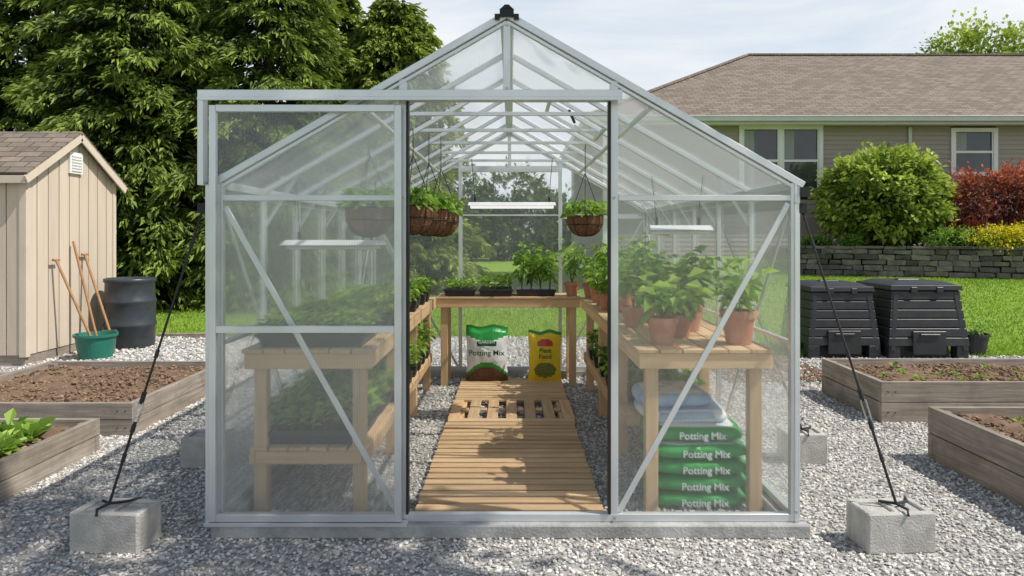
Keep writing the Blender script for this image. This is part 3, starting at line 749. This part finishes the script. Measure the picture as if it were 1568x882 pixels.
for k in range(6): g.box(sx+.03,sx+.04,sym-.1,sym+.1,2.31+k*.037,2.33+k*.037,'white_trim')
g.build('trim_and_vent',SH)

g=MB()
R_=.31; prof=[(0,0),(R_*.93,0),(R_*.97,.03),(R_*.98,.27),(R_*1.04,.29),(R_*1.04,.32),(R_,.34),(R_,.58),(R_*1.04,.6),(R_*1.04,.63),(R_*.99,.65),(R_*.97,.86),(R_*1.03,.88),(R_*1.03,.92),(R_*.95,.925),(R_*.93,.88),(0,.88)]
g.lathe(prof,(-5.14,5.9,0),'barrel_plastic',n=36); g.build('plastic_barrel')
g=MB(); g.lathe([(0,0),(.18,0),(.225,.27),(.245,.27),(.245,.3),(.225,.3),(.16,.03),(0,.03)],(-5.08,5.02,0),'bucket_green',n=30,smooth=False)
g.lathe([(0,.2),(.205,.2)],(-5.08,5.02,0),'dark_soil',n=16); g.build('garden_bucket')
def tool(name,a,b_,head):
    g=MB(); g.tube([a,b_],.016,'handle',n=8)
    a=np.array(a)
    if head=='spade': g.frus(a[0],a[1],a[2]-.28,a[2]+.02,.12,.02,.17,.03,'steel'); g.tube([np.array(b_)+(0,-.06,0),np.array(b_)+(0,.06,0)],.015,'handle')
    else:
        g.box(a[0]-.02,a[0]+.02,a[1]-.18,a[1]+.18,a[2]-.03,a[2],'steel')
        for k in range(9): g.box(a[0]-.006,a[0]+.006,a[1]-.17+k*.042,a[1]-.16+k*.042,a[2]-.12,a[2]-.029,'steel')
    g.build(name)
tool('garden_spade',(-5.1,4.98,.22),(-5.52,4.95,1.2),'spade'); tool('garden_rake',(-5.15,5.2,.12),(-5.53,5.3,1.42),'rake'); tool('garden_shovel',(-5.1,5.35,.28),(-5.54,5.55,1.25),'spade')

# ------------------------------------------------------------------ compost bins
def compost(cx,cy,w,h):
    g=MB(); B='black_plastic'; n_=6; z=.16
    for i in range(n_):
        f0=1-.16*i/n_; z0=z+i*(h-.28)/n_; z1=z+(i+1)*(h-.28)/n_
        g.frus(cx,cy,z0,z1-.012,w*f0,w*f0,w*(f0-.02),w*(f0-.02),B); g.frus(cx,cy,z1-.012,z1,w*(f0-.035),w*(f0-.035),w*(f0-.035),w*(f0-.035),B)
    for sx_ in (-1,1):
        for sy_ in (-1,1): g.box(cx+sx_*w*.42-.07,cx+sx_*w*.42+.07,cy+sy_*w*.42-.07,cy+sy_*w*.42+.07,0,z,B)
    g.box(cx-w*.3,cx+w*.3,cy-w*.4,cy+w*.4,0,z,B); 
    g.box(cx-.2,cx+.2,cy-w*.5-.012,cy-w*.5+.03,.06,.34,B); g.box(cx-.12,cx+.12,cy-w*.5-.03,cy-w*.5-.01,.28,.31,B)
    for s in (-1,1):
        V=[(cx+s*w*.45-.03,cy-w*.505,.1),(cx+s*w*.45+.03,cy-w*.505,.1),(cx+s*w*.37+.03,cy-w*.43,h-.13),(cx+s*w*.37-.03,cy-w*.43,h-.13)]
        V+=[(a,b_+.05,c) for a,b_,c in V]; g.add(V,[[0,1,2,3],[4,7,6,5],[0,4,5,1],[1,5,6,2],[2,6,7,3],[3,7,4,0]],B)
    g.frus(cx,cy,h-.12,h-.06,w*.9,w*.9,w*.88,w*.88,B); g.frus(cx,cy,h-.0595,h-.02,w*.8,w*.8,w*.6,w*.6,B); g.frus(cx,cy,h-.0195,h,w*.3,w*.1,w*.26,w*.07,B)
    g.box(cx-w*.2,cx-w*.12,cy-w*.46,cy-w*.44,h-.15,h-.08,B); g.box(cx+w*.12,cx+w*.2,cy-w*.46,cy-w*.44,h-.15,h-.08,B)
    return g.build('compost_bin',bevel=.008)
compost(4.03,5.4,.88,.93); compost(5.03,5.4,.98,.95)
g=MB(); g.lathe([(0,0),(.13,0),(.17,.24),(.185,.24),(.185,.27),(.165,.27),(.15,.2),(0,.2)],(5.78,5.25,0),'black_plastic',n=24,smooth=False); bushy(g,(5.78,5.25,.2),.22,.2,90,'leaf_plant',.08,.3,9); g.build('potted_plant')

# ------------------------------------------------------------------ stone retaining wall
g=MB(); pts=[(6.25,12.3),(11.5,10.0),(22,8.0)]
zb_=.5; rows=6; WH=.7; TZ=1.19; rh=WH/rows
for a,b_ in zip(pts[:-1],pts[1:]):
    a=np.array(a);b_=np.array(b_);ln=np.linalg.norm(b_-a);d2=(b_-a)/ln;nn=np.array((d2[1],-d2[0]))
    for r_ in range(rows):
        s=-U(0,.3)
        while s<ln:
            w=U(.18,.5); s0,s1=max(0,s),min(ln,s+w-.012)
            if s1>s0+.03:
                o_=U(0,.05); z0=zb_+r_*rh+.004; z1=z0+rh-.012
                p=a+d2*s0+nn*o_; q=a+d2*s1+nn*o_; bk=-nn*.3
                V=[(*p,z0),(*q,z0),(*(q+bk),z0),(*(p+bk),z0),(*p,z1),(*q,z1),(*(q+bk),z1),(*(p+bk),z1)]
                V=np.array(V)+rng.uniform(-.016,.016,(8,3)); g.add(V,MB.BF,'stone_wall')
            s+=w
    s=0
    while s<ln:
        w=U(.35,.6); s1=min(ln,s+w-.01); p=a+d2*s+nn*.05; q=a+d2*s1+nn*.05; bk=-nn*.38; z0=zb_+WH; z1=z0+.06
        V=[(*p,z0),(*q,z0),(*(q+bk),z0),(*(p+bk),z0),(*p,z1),(*q,z1),(*(q+bk),z1),(*(p+bk),z1)]
        g.add(np.array(V)+rng.uniform(-.01,.01,(8,3)),MB.BF,'stone_wall'); s+=w
for r_ in range(rows):
    for k in range(7):
        y_=12.35+k*.36; g.box(6.2+U(0,.03),6.5,y_,y_+.345,zb_+r_*rh+.004,zb_+(r_+1)*rh-.008,'stone_wall')
g.build('stone_retaining_wall',bevel=.014)
g=MB(); g.add([(6.35,12.5,TZ),(11.5,10.2,TZ),(22,8.2,TZ),(30,8.2,TZ),(30,26,TZ),(6.35,26,TZ)],[[0,1,2,3,4,5]],'mulch'); g.build('garden_terrace')

# ------------------------------------------------------------------ house
H=empty('ranch_house')
hy=14.0; hx0,hx1=2.3,26
wins=[(5.68,7.78,2.48,4.24),(10.98,12.15,2.98,4.18)]
g=MB()
z=.2
while z<4.3:
    z1=min(z+.115,4.3)
    segs=[(hx0,hx1)]
    for w_ in wins:
        if z1>w_[2]+.02 and z<w_[3]-.02:
            ns=[]
            for s0,s1 in segs:
                if w_[0]>s0 and w_[1]<s1: ns+=[(s0,w_[0]+.02),(w_[1]-.02,s1)]
                else: ns.append((s0,s1))
            segs=ns
    for s0,s1 in segs:
        V=[(s0,hy-.022,z),(s1,hy-.022,z),(s1,hy,z),(s0,hy,z),(s0,hy-.004,z1),(s1,hy-.004,z1),(s1,hy+.01,z1),(s0,hy+.01,z1)]
        g.add(V,MB.BF,'house_siding')
    V=[(hx0-.022,hy,z),(hx0-.022,hy+9.4,z),(hx0,hy+9.4,z),(hx0,hy,z),(hx0-.004,hy,z1),(hx0-.004,hy+9.4,z1),(hx0,hy+9.4,z1),(hx0,hy,z1)]
    g.add(V,MB.BF,'house_siding')
    z=z1
g.box(hx0+.001,hx1,hy+9.3,hy+9.4,.1,4.3,'house_siding'); g.box(hx0-.03,hx0+.08,hy-.035,hy-.023,.2,4.3,'white_trim')
g.build('walls',H)
g=MB()
ex0,ey0,ey1,ez=1.76,13.5,23.9,4.40; rx=7.47; ryy=18.7; rzz=7.22; ex1=27.
V=[(ex0,ey0,ez),(ex1,ey0,ez),(ex1,ryy,rzz),(rx,ryy,rzz),(ex0,ey1,ez),(ex1,ey1,ez)]
g.add(V[:4],[[0,1,2,3]],'shingle_xy'); g.add([V[0],V[3],V[4]],[[0,1,2]],'shingle_yx'); g.add([V[4],V[3],V[2],V[5]],[[0,1,2,3]],'shingle_xy')
g.box(rx,ex1,ryy-.12,ryy+.12,rzz-.03,rzz+.03,'shingle_yx')
g.beam((ex0,ey0,ez+.01),(rx,ryy,rzz+.015),.22,.04,'shingle_yx',ref=(0,0,1))
g.build('roof',H)
g=MB()
g.box(ex0+.02,ex1,ey0+.03,hy-.03,4.24,4.26,'white_trim'); g.box(ex0+.03,ex1,ey0+.02,ey0+.04,4.2,4.385,'gutter')
g.box(ex0-.02,ex1,ey0-.1,ey0+.018,4.27,4.39,'gutter'); g.box(ex0-.02,ex1,ey0-.12,ey0-.101,4.37,4.4,'gutter')
g.box(ex0-.02,ex0+.0,ey0+.02,ey1,4.2,4.39,'gutter'); g.box(ex0+.02,hx0-.03,hy-.02,ey1,4.24,4.26,'white_trim')
g.box(9.9,9.98,hy-.09,hy-.03,1.3,4.2,'gutter')
g.build('gutter_and_soffit',H,bevel=.006)
g=MB()
for a,b_,c,d_ in wins:
    t=.1
    g.box(a,b_,hy-.06,hy-.0235,d_-t,d_,'white_trim'); g.box(a,b_,hy-.075,hy-.0235,c,c+t,'white_trim')
    g.box(a,a+t,hy-.058,hy-.0235,c+t,d_-t,'white_trim'); g.box(b_-t,b_,hy-.058,hy-.0235,c+t,d_-t,'white_trim')
    if b_-a>1.5:
        m_=(a+b_)/2; g.box(m_-.05,m_+.05,hy-.05,hy-.02,c+t,d_-t,'white_trim'); parts=[(a+t,m_-.05),(m_+.05,b_-t)]
    else: parts=[(a+t,b_-t)]
    for p0,p1 in parts:
        zm=(c+d_)/2
        g.box(p0,p1,hy-.035,hy-.01,zm-.03,zm+.03,'white_trim'); g.box(p0,p0+.035,hy-.034,hy-.01,c+t,d_-t,'white_trim'); g.box(p1-.035,p1,hy-.034,hy-.01,c+t,d_-t,'white_trim')
        g.box(p0+.036,p1-.036,hy+.0,hy+.01,c+t,d_-t,'window_glass')
        g.box(p0+.04,p0+.04+(p1-p0)*.28,hy-.004,hy-.001,zm+.04,d_-t-.02,'curtain')
g.build('windows',H,bevel=.004)

# ------------------------------------------------------------------ trees and shrubs
def conifer(name,Hh,R,nb,loc,seed,rot=0,dens=1.,top=.75,mat='leaf_conifer',tb=0.,wr=.28):
    g=MB()
    g.tube([(0,0,0),(0.05,0,Hh*.4),(0,.04,Hh*.95)],[.2,.13,.02],'bark',n=10)
    Ps=[];Ds=[];Ts=[];Ls=[]
    for i in range(nb):
        u=(i+.5)/nb; h=.25+(Hh-.35)*u**1.02
        ln=R*(max(0,1-h/Hh)**top)*U(.62,1.22)+.12
        if h<.8: ln*=.8
        az=i*2.39996+U(-.3,.3); hd=np.array((math.cos(az),math.sin(az),0)); pr=np.array((-hd[1],hd[0],0))
        up=U(.05,.35); dr=U(.35,.6)
        if i%2==0 and ln>.6:
            tt=np.linspace(0,.9,5); g.tube([(hd[0]*ln*t,hd[1]*ln*t,h+ln*(up*t-dr*t*t)) for t in tt],[.03,.022,.016,.01,.004],'bark',n=4,cap=False)
        m=int((12+ln*30)*dens); s=U(.12,1,m)**.7
        lat=rng.normal(0,.17,m)*ln*(1.15-s*.7)
        P=hd*(ln*s)[:,None]+pr*lat[:,None]; P[:,2]+=h+ln*(up*s-dr*s*s)+rng.normal(0,.05,m)-np.abs(lat)*.25
        bt=rng.normal(0,.14)
        for k in range(4):
            D=hd+pr*np.sign(lat)[:,None]*U(0,.9,m)[:,None]+rng.normal(0,.35,(m,3)); D[:,2]-=U(.1,.9,m)
            Ps.append(P+rng.normal(0,.03,(m,3))); Ds.append(D); Ls.append(U(.11,.26,m))
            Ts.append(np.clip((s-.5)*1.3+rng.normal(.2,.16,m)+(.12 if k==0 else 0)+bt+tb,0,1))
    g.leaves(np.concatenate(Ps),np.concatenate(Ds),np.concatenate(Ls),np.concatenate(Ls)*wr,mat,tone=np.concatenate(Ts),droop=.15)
    o=g.build(name,loc=loc); o.rotation_euler=(0,0,rot); return o
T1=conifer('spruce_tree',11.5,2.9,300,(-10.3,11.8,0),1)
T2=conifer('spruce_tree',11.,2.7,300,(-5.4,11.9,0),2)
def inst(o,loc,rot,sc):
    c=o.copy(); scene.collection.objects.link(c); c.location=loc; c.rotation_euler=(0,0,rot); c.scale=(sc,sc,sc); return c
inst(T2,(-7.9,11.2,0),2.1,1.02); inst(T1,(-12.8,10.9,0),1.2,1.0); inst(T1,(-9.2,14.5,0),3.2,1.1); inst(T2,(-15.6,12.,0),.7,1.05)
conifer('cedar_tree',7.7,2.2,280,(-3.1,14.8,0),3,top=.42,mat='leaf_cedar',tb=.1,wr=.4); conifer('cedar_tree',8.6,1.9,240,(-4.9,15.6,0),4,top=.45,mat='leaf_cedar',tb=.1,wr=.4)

def crown(g,c,rad,nclump,nleaf,ls,mat,rc=.3,inner=.25,lw=.6):
    c=np.array(c);rad=np.array(rad)
    v=nrm(rng.normal(0,1,(nclump,3))); rr=np.where(U(0,1,nclump)<inner,U(.2,.8,nclump),U(.75,1.0,nclump))
    C=v*rr[:,None]; rcl=U(.6,1.3,nclump)*rc
    P=np.repeat(C*rad,nleaf,0)+rng.normal(0,.45,(nclump*nleaf,3))*np.repeat(rcl,nleaf)[:,None]
    out=nrm(P/rad); D=nrm(out+rng.normal(0,.7,P.shape)); 
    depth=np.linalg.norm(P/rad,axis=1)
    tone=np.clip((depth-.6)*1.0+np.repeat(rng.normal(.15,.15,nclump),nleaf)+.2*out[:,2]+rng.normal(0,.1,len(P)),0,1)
    Ls=U(.6,1.2,len(P))*ls
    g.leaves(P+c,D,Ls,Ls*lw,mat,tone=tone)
g=MB(); 
for k in range(7): a=k*.9; g.tube([(0,0,0),(.4*math.cos(a),.4*math.sin(a),.7),(.9*math.cos(a),.9*math.sin(a),1.5)],[.05,.035,.015],'bark',n=6)
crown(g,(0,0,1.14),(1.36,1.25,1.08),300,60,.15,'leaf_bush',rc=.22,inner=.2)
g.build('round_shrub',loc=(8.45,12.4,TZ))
g=MB()
for k in range(6): a=k*1.1; g.tube([(0,0,0),(.25*math.cos(a),.25*math.sin(a),.6),(.8*math.cos(a),.8*math.sin(a),1.2)],[.05,.03,.012],'bark',n=6)
crown(g,(0,0,1.15),(1.3,1.1,.58),130,50,.13,'leaf_red',rc=.26,inner=.3,lw=.35)
g.build('japanese_maple_tree',loc=(10.85,11.8,TZ))
g=MB(); crown(g,(0,0,.3),(.4,.4,.35),60,50,.08,'leaf_red',rc=.12); g.build('red_shrub',loc=(9.75,11.6,TZ))
g=MB(); crown(g,(0,0,.2),(.5,.35,.22),60,50,.09,'leaf_bright',rc=.12,lw=.25); g.build('perennial_plants',loc=(9.3,11.35,TZ))
g=MB(); crown(g,(0,0,.15),(.35,.3,.22),50,40,.09,'leaf_bush',rc=.1,lw=.3); g.build('perennial_plants',loc=(9.75,11.15,TZ))
g=MB(); crown(g,(0,0,.22),(.75,.35,.27),110,50,.06,'leaf_yellow',rc=.12); crown(g,(0,0,.08),(.75,.35,.15),40,40,.08,'leaf_plant',rc=.12); g.build('yellow_flowers',loc=(10.3,10.85,TZ))
for xx,yy in ((7.0,12.6),(7.6,12.1)):
    g=MB(); crown(g,(0,0,.12),(.3,.25,.15),30,40,.07,'leaf_plant',rc=.1); g.build('ground_cover_plants',loc=(xx,yy,TZ))
def decid(name,loc,h,rad,n=420,mat='leaf_maple',ls=.24,nl=50):
    g=MB(); g.tube([(0,0,0),(.1,0,h*.4),(0,0,h*.8)],[.25,.18,.05],'bark',n=8)
    for k in range(10):
        a=k*2.4; z0=h*(.3+.04*k); g.tube([(0,0,z0),(rad[0]*.4*math.cos(a),rad[1]*.4*math.sin(a),z0+h*.12),(rad[0]*.7*math.cos(a),rad[1]*.7*math.sin(a),z0+h*.2)],[.09,.05,.015],'bark',n=5)
    crown(g,(0,0,h-rad[2]),rad,n,nl,ls,mat,rc=.55,inner=.35); g.build(name,loc=loc)
decid('added_shade_tree',(20.5,27,0),10.7,(3.6,3.,3.6),n=260,mat='leaf_bush')
decid('added_shade_tree',(25.5,29,0),11.1,(3.5,3.,3.8),n=260,mat='leaf_bush')
# unseen tree added out of frame to dapple the left gravel with shade
decid('added_shade_tree',(4.5,-2.0,0),10.4,(1.0,.85,1.6),n=42,mat='leaf_maple',ls=.2,nl=34)
g=MB()
for i in range(34):
    xx=-34+i*2.0+U(-.8,.8); yy=U(36,44); hh=U(3.2,5.2); crown(g,(xx,yy,hh*.5),(U(1.8,2.6),1.6,hh*.55),90,26,.42,'leaf_far',rc=.6)
g.build('background_trees')

# ------------------------------------------------------------------ world, sun, camera
S=Vector((.68,-.2,.95)).normalized()
el=math.asin(S.z); az=math.atan2(S.x,S.y)
w=bpy.data.worlds.new('World'); scene.world=w; w.use_nodes=True; nt=w.node_tree
for n_ in list(nt.nodes): nt.nodes.remove(n_)
out=nt.nodes.new('ShaderNodeOutputWorld'); bg=nt.nodes.new('ShaderNodeBackground'); bg.inputs[1].default_value=.11
sk=nt.nodes.new('ShaderNodeTexSky'); sk.sky_type='NISHITA'; sk.sun_disc=False; sk.sun_elevation=el; sk.sun_rotation=az; sk.dust_density=1.; sk.air_density=1.
tc=nt.nodes.new('ShaderNodeTexCoord'); mp=nt.nodes.new('ShaderNodeMapping'); mp.inputs['Scale'].default_value=(1,1,3.4); L(nt,tc.outputs['Generated'],mp.inputs[0])
ns=N(nt,'ShaderNodeTexNoise',Scale=1.9,Detail=7,Roughness=.55); ns.inputs['Distortion'].default_value=.6; L(nt,mp.outputs[0],ns.inputs['Vector'])
mr=N(nt,'ShaderNodeMapRange'); mr.inputs[1].default_value=.38; mr.inputs[2].default_value=.62; mr.inputs[3].default_value=0.; mr.inputs[4].default_value=.95; L(nt,ns.outputs[0],mr.inputs[0])
sz=N(nt,'ShaderNodeSeparateXYZ'); L(nt,tc.outputs['Generated'],sz.inputs[0])
mz=N(nt,'ShaderNodeMapRange'); mz.inputs[1].default_value=.36; mz.inputs[2].default_value=.62; mz.inputs[3].default_value=1.; mz.inputs[4].default_value=.03; L(nt,sz.outputs[2],mz.inputs[0])
haze=mixc(nt,math_n(nt,'MULTIPLY',mz.outputs[0],.85),sk.outputs[0],(6.3,7.3,8.3))
col=mixc(nt,math_n(nt,'MULTIPLY',mr.outputs[0],mz.outputs[0]),haze,(8.6,8.75,8.9))
L(nt,col,bg.inputs[0]); L(nt,bg.outputs[0],out.inputs[0])
ld=bpy.data.lights.new('sun','SUN'); ld.energy=5.; ld.angle=math.radians(.5); ld.color=(1,.955,.88)
lo=bpy.data.objects.new('sun',ld); scene.collection.objects.link(lo); lo.rotation_euler=(-S).to_track_quat('-Z','Y').to_euler(); lo.location=(10,5,15)
cd=bpy.data.cameras.new('camera'); cam=bpy.data.objects.new('camera',cd); scene.collection.objects.link(cam)
cam.location=(0,-3.5,1.5); cam.rotation_euler=(math.radians(90),0,0); cd.lens=24.54; cd.sensor_width=36; cd.shift_y=-.0517; cd.clip_end=2000; cd.clip_start=.05
scene.camera=cam
scene.view_settings.view_transform='Standard'; scene.view_settings.look='None'; scene.view_settings.exposure=0
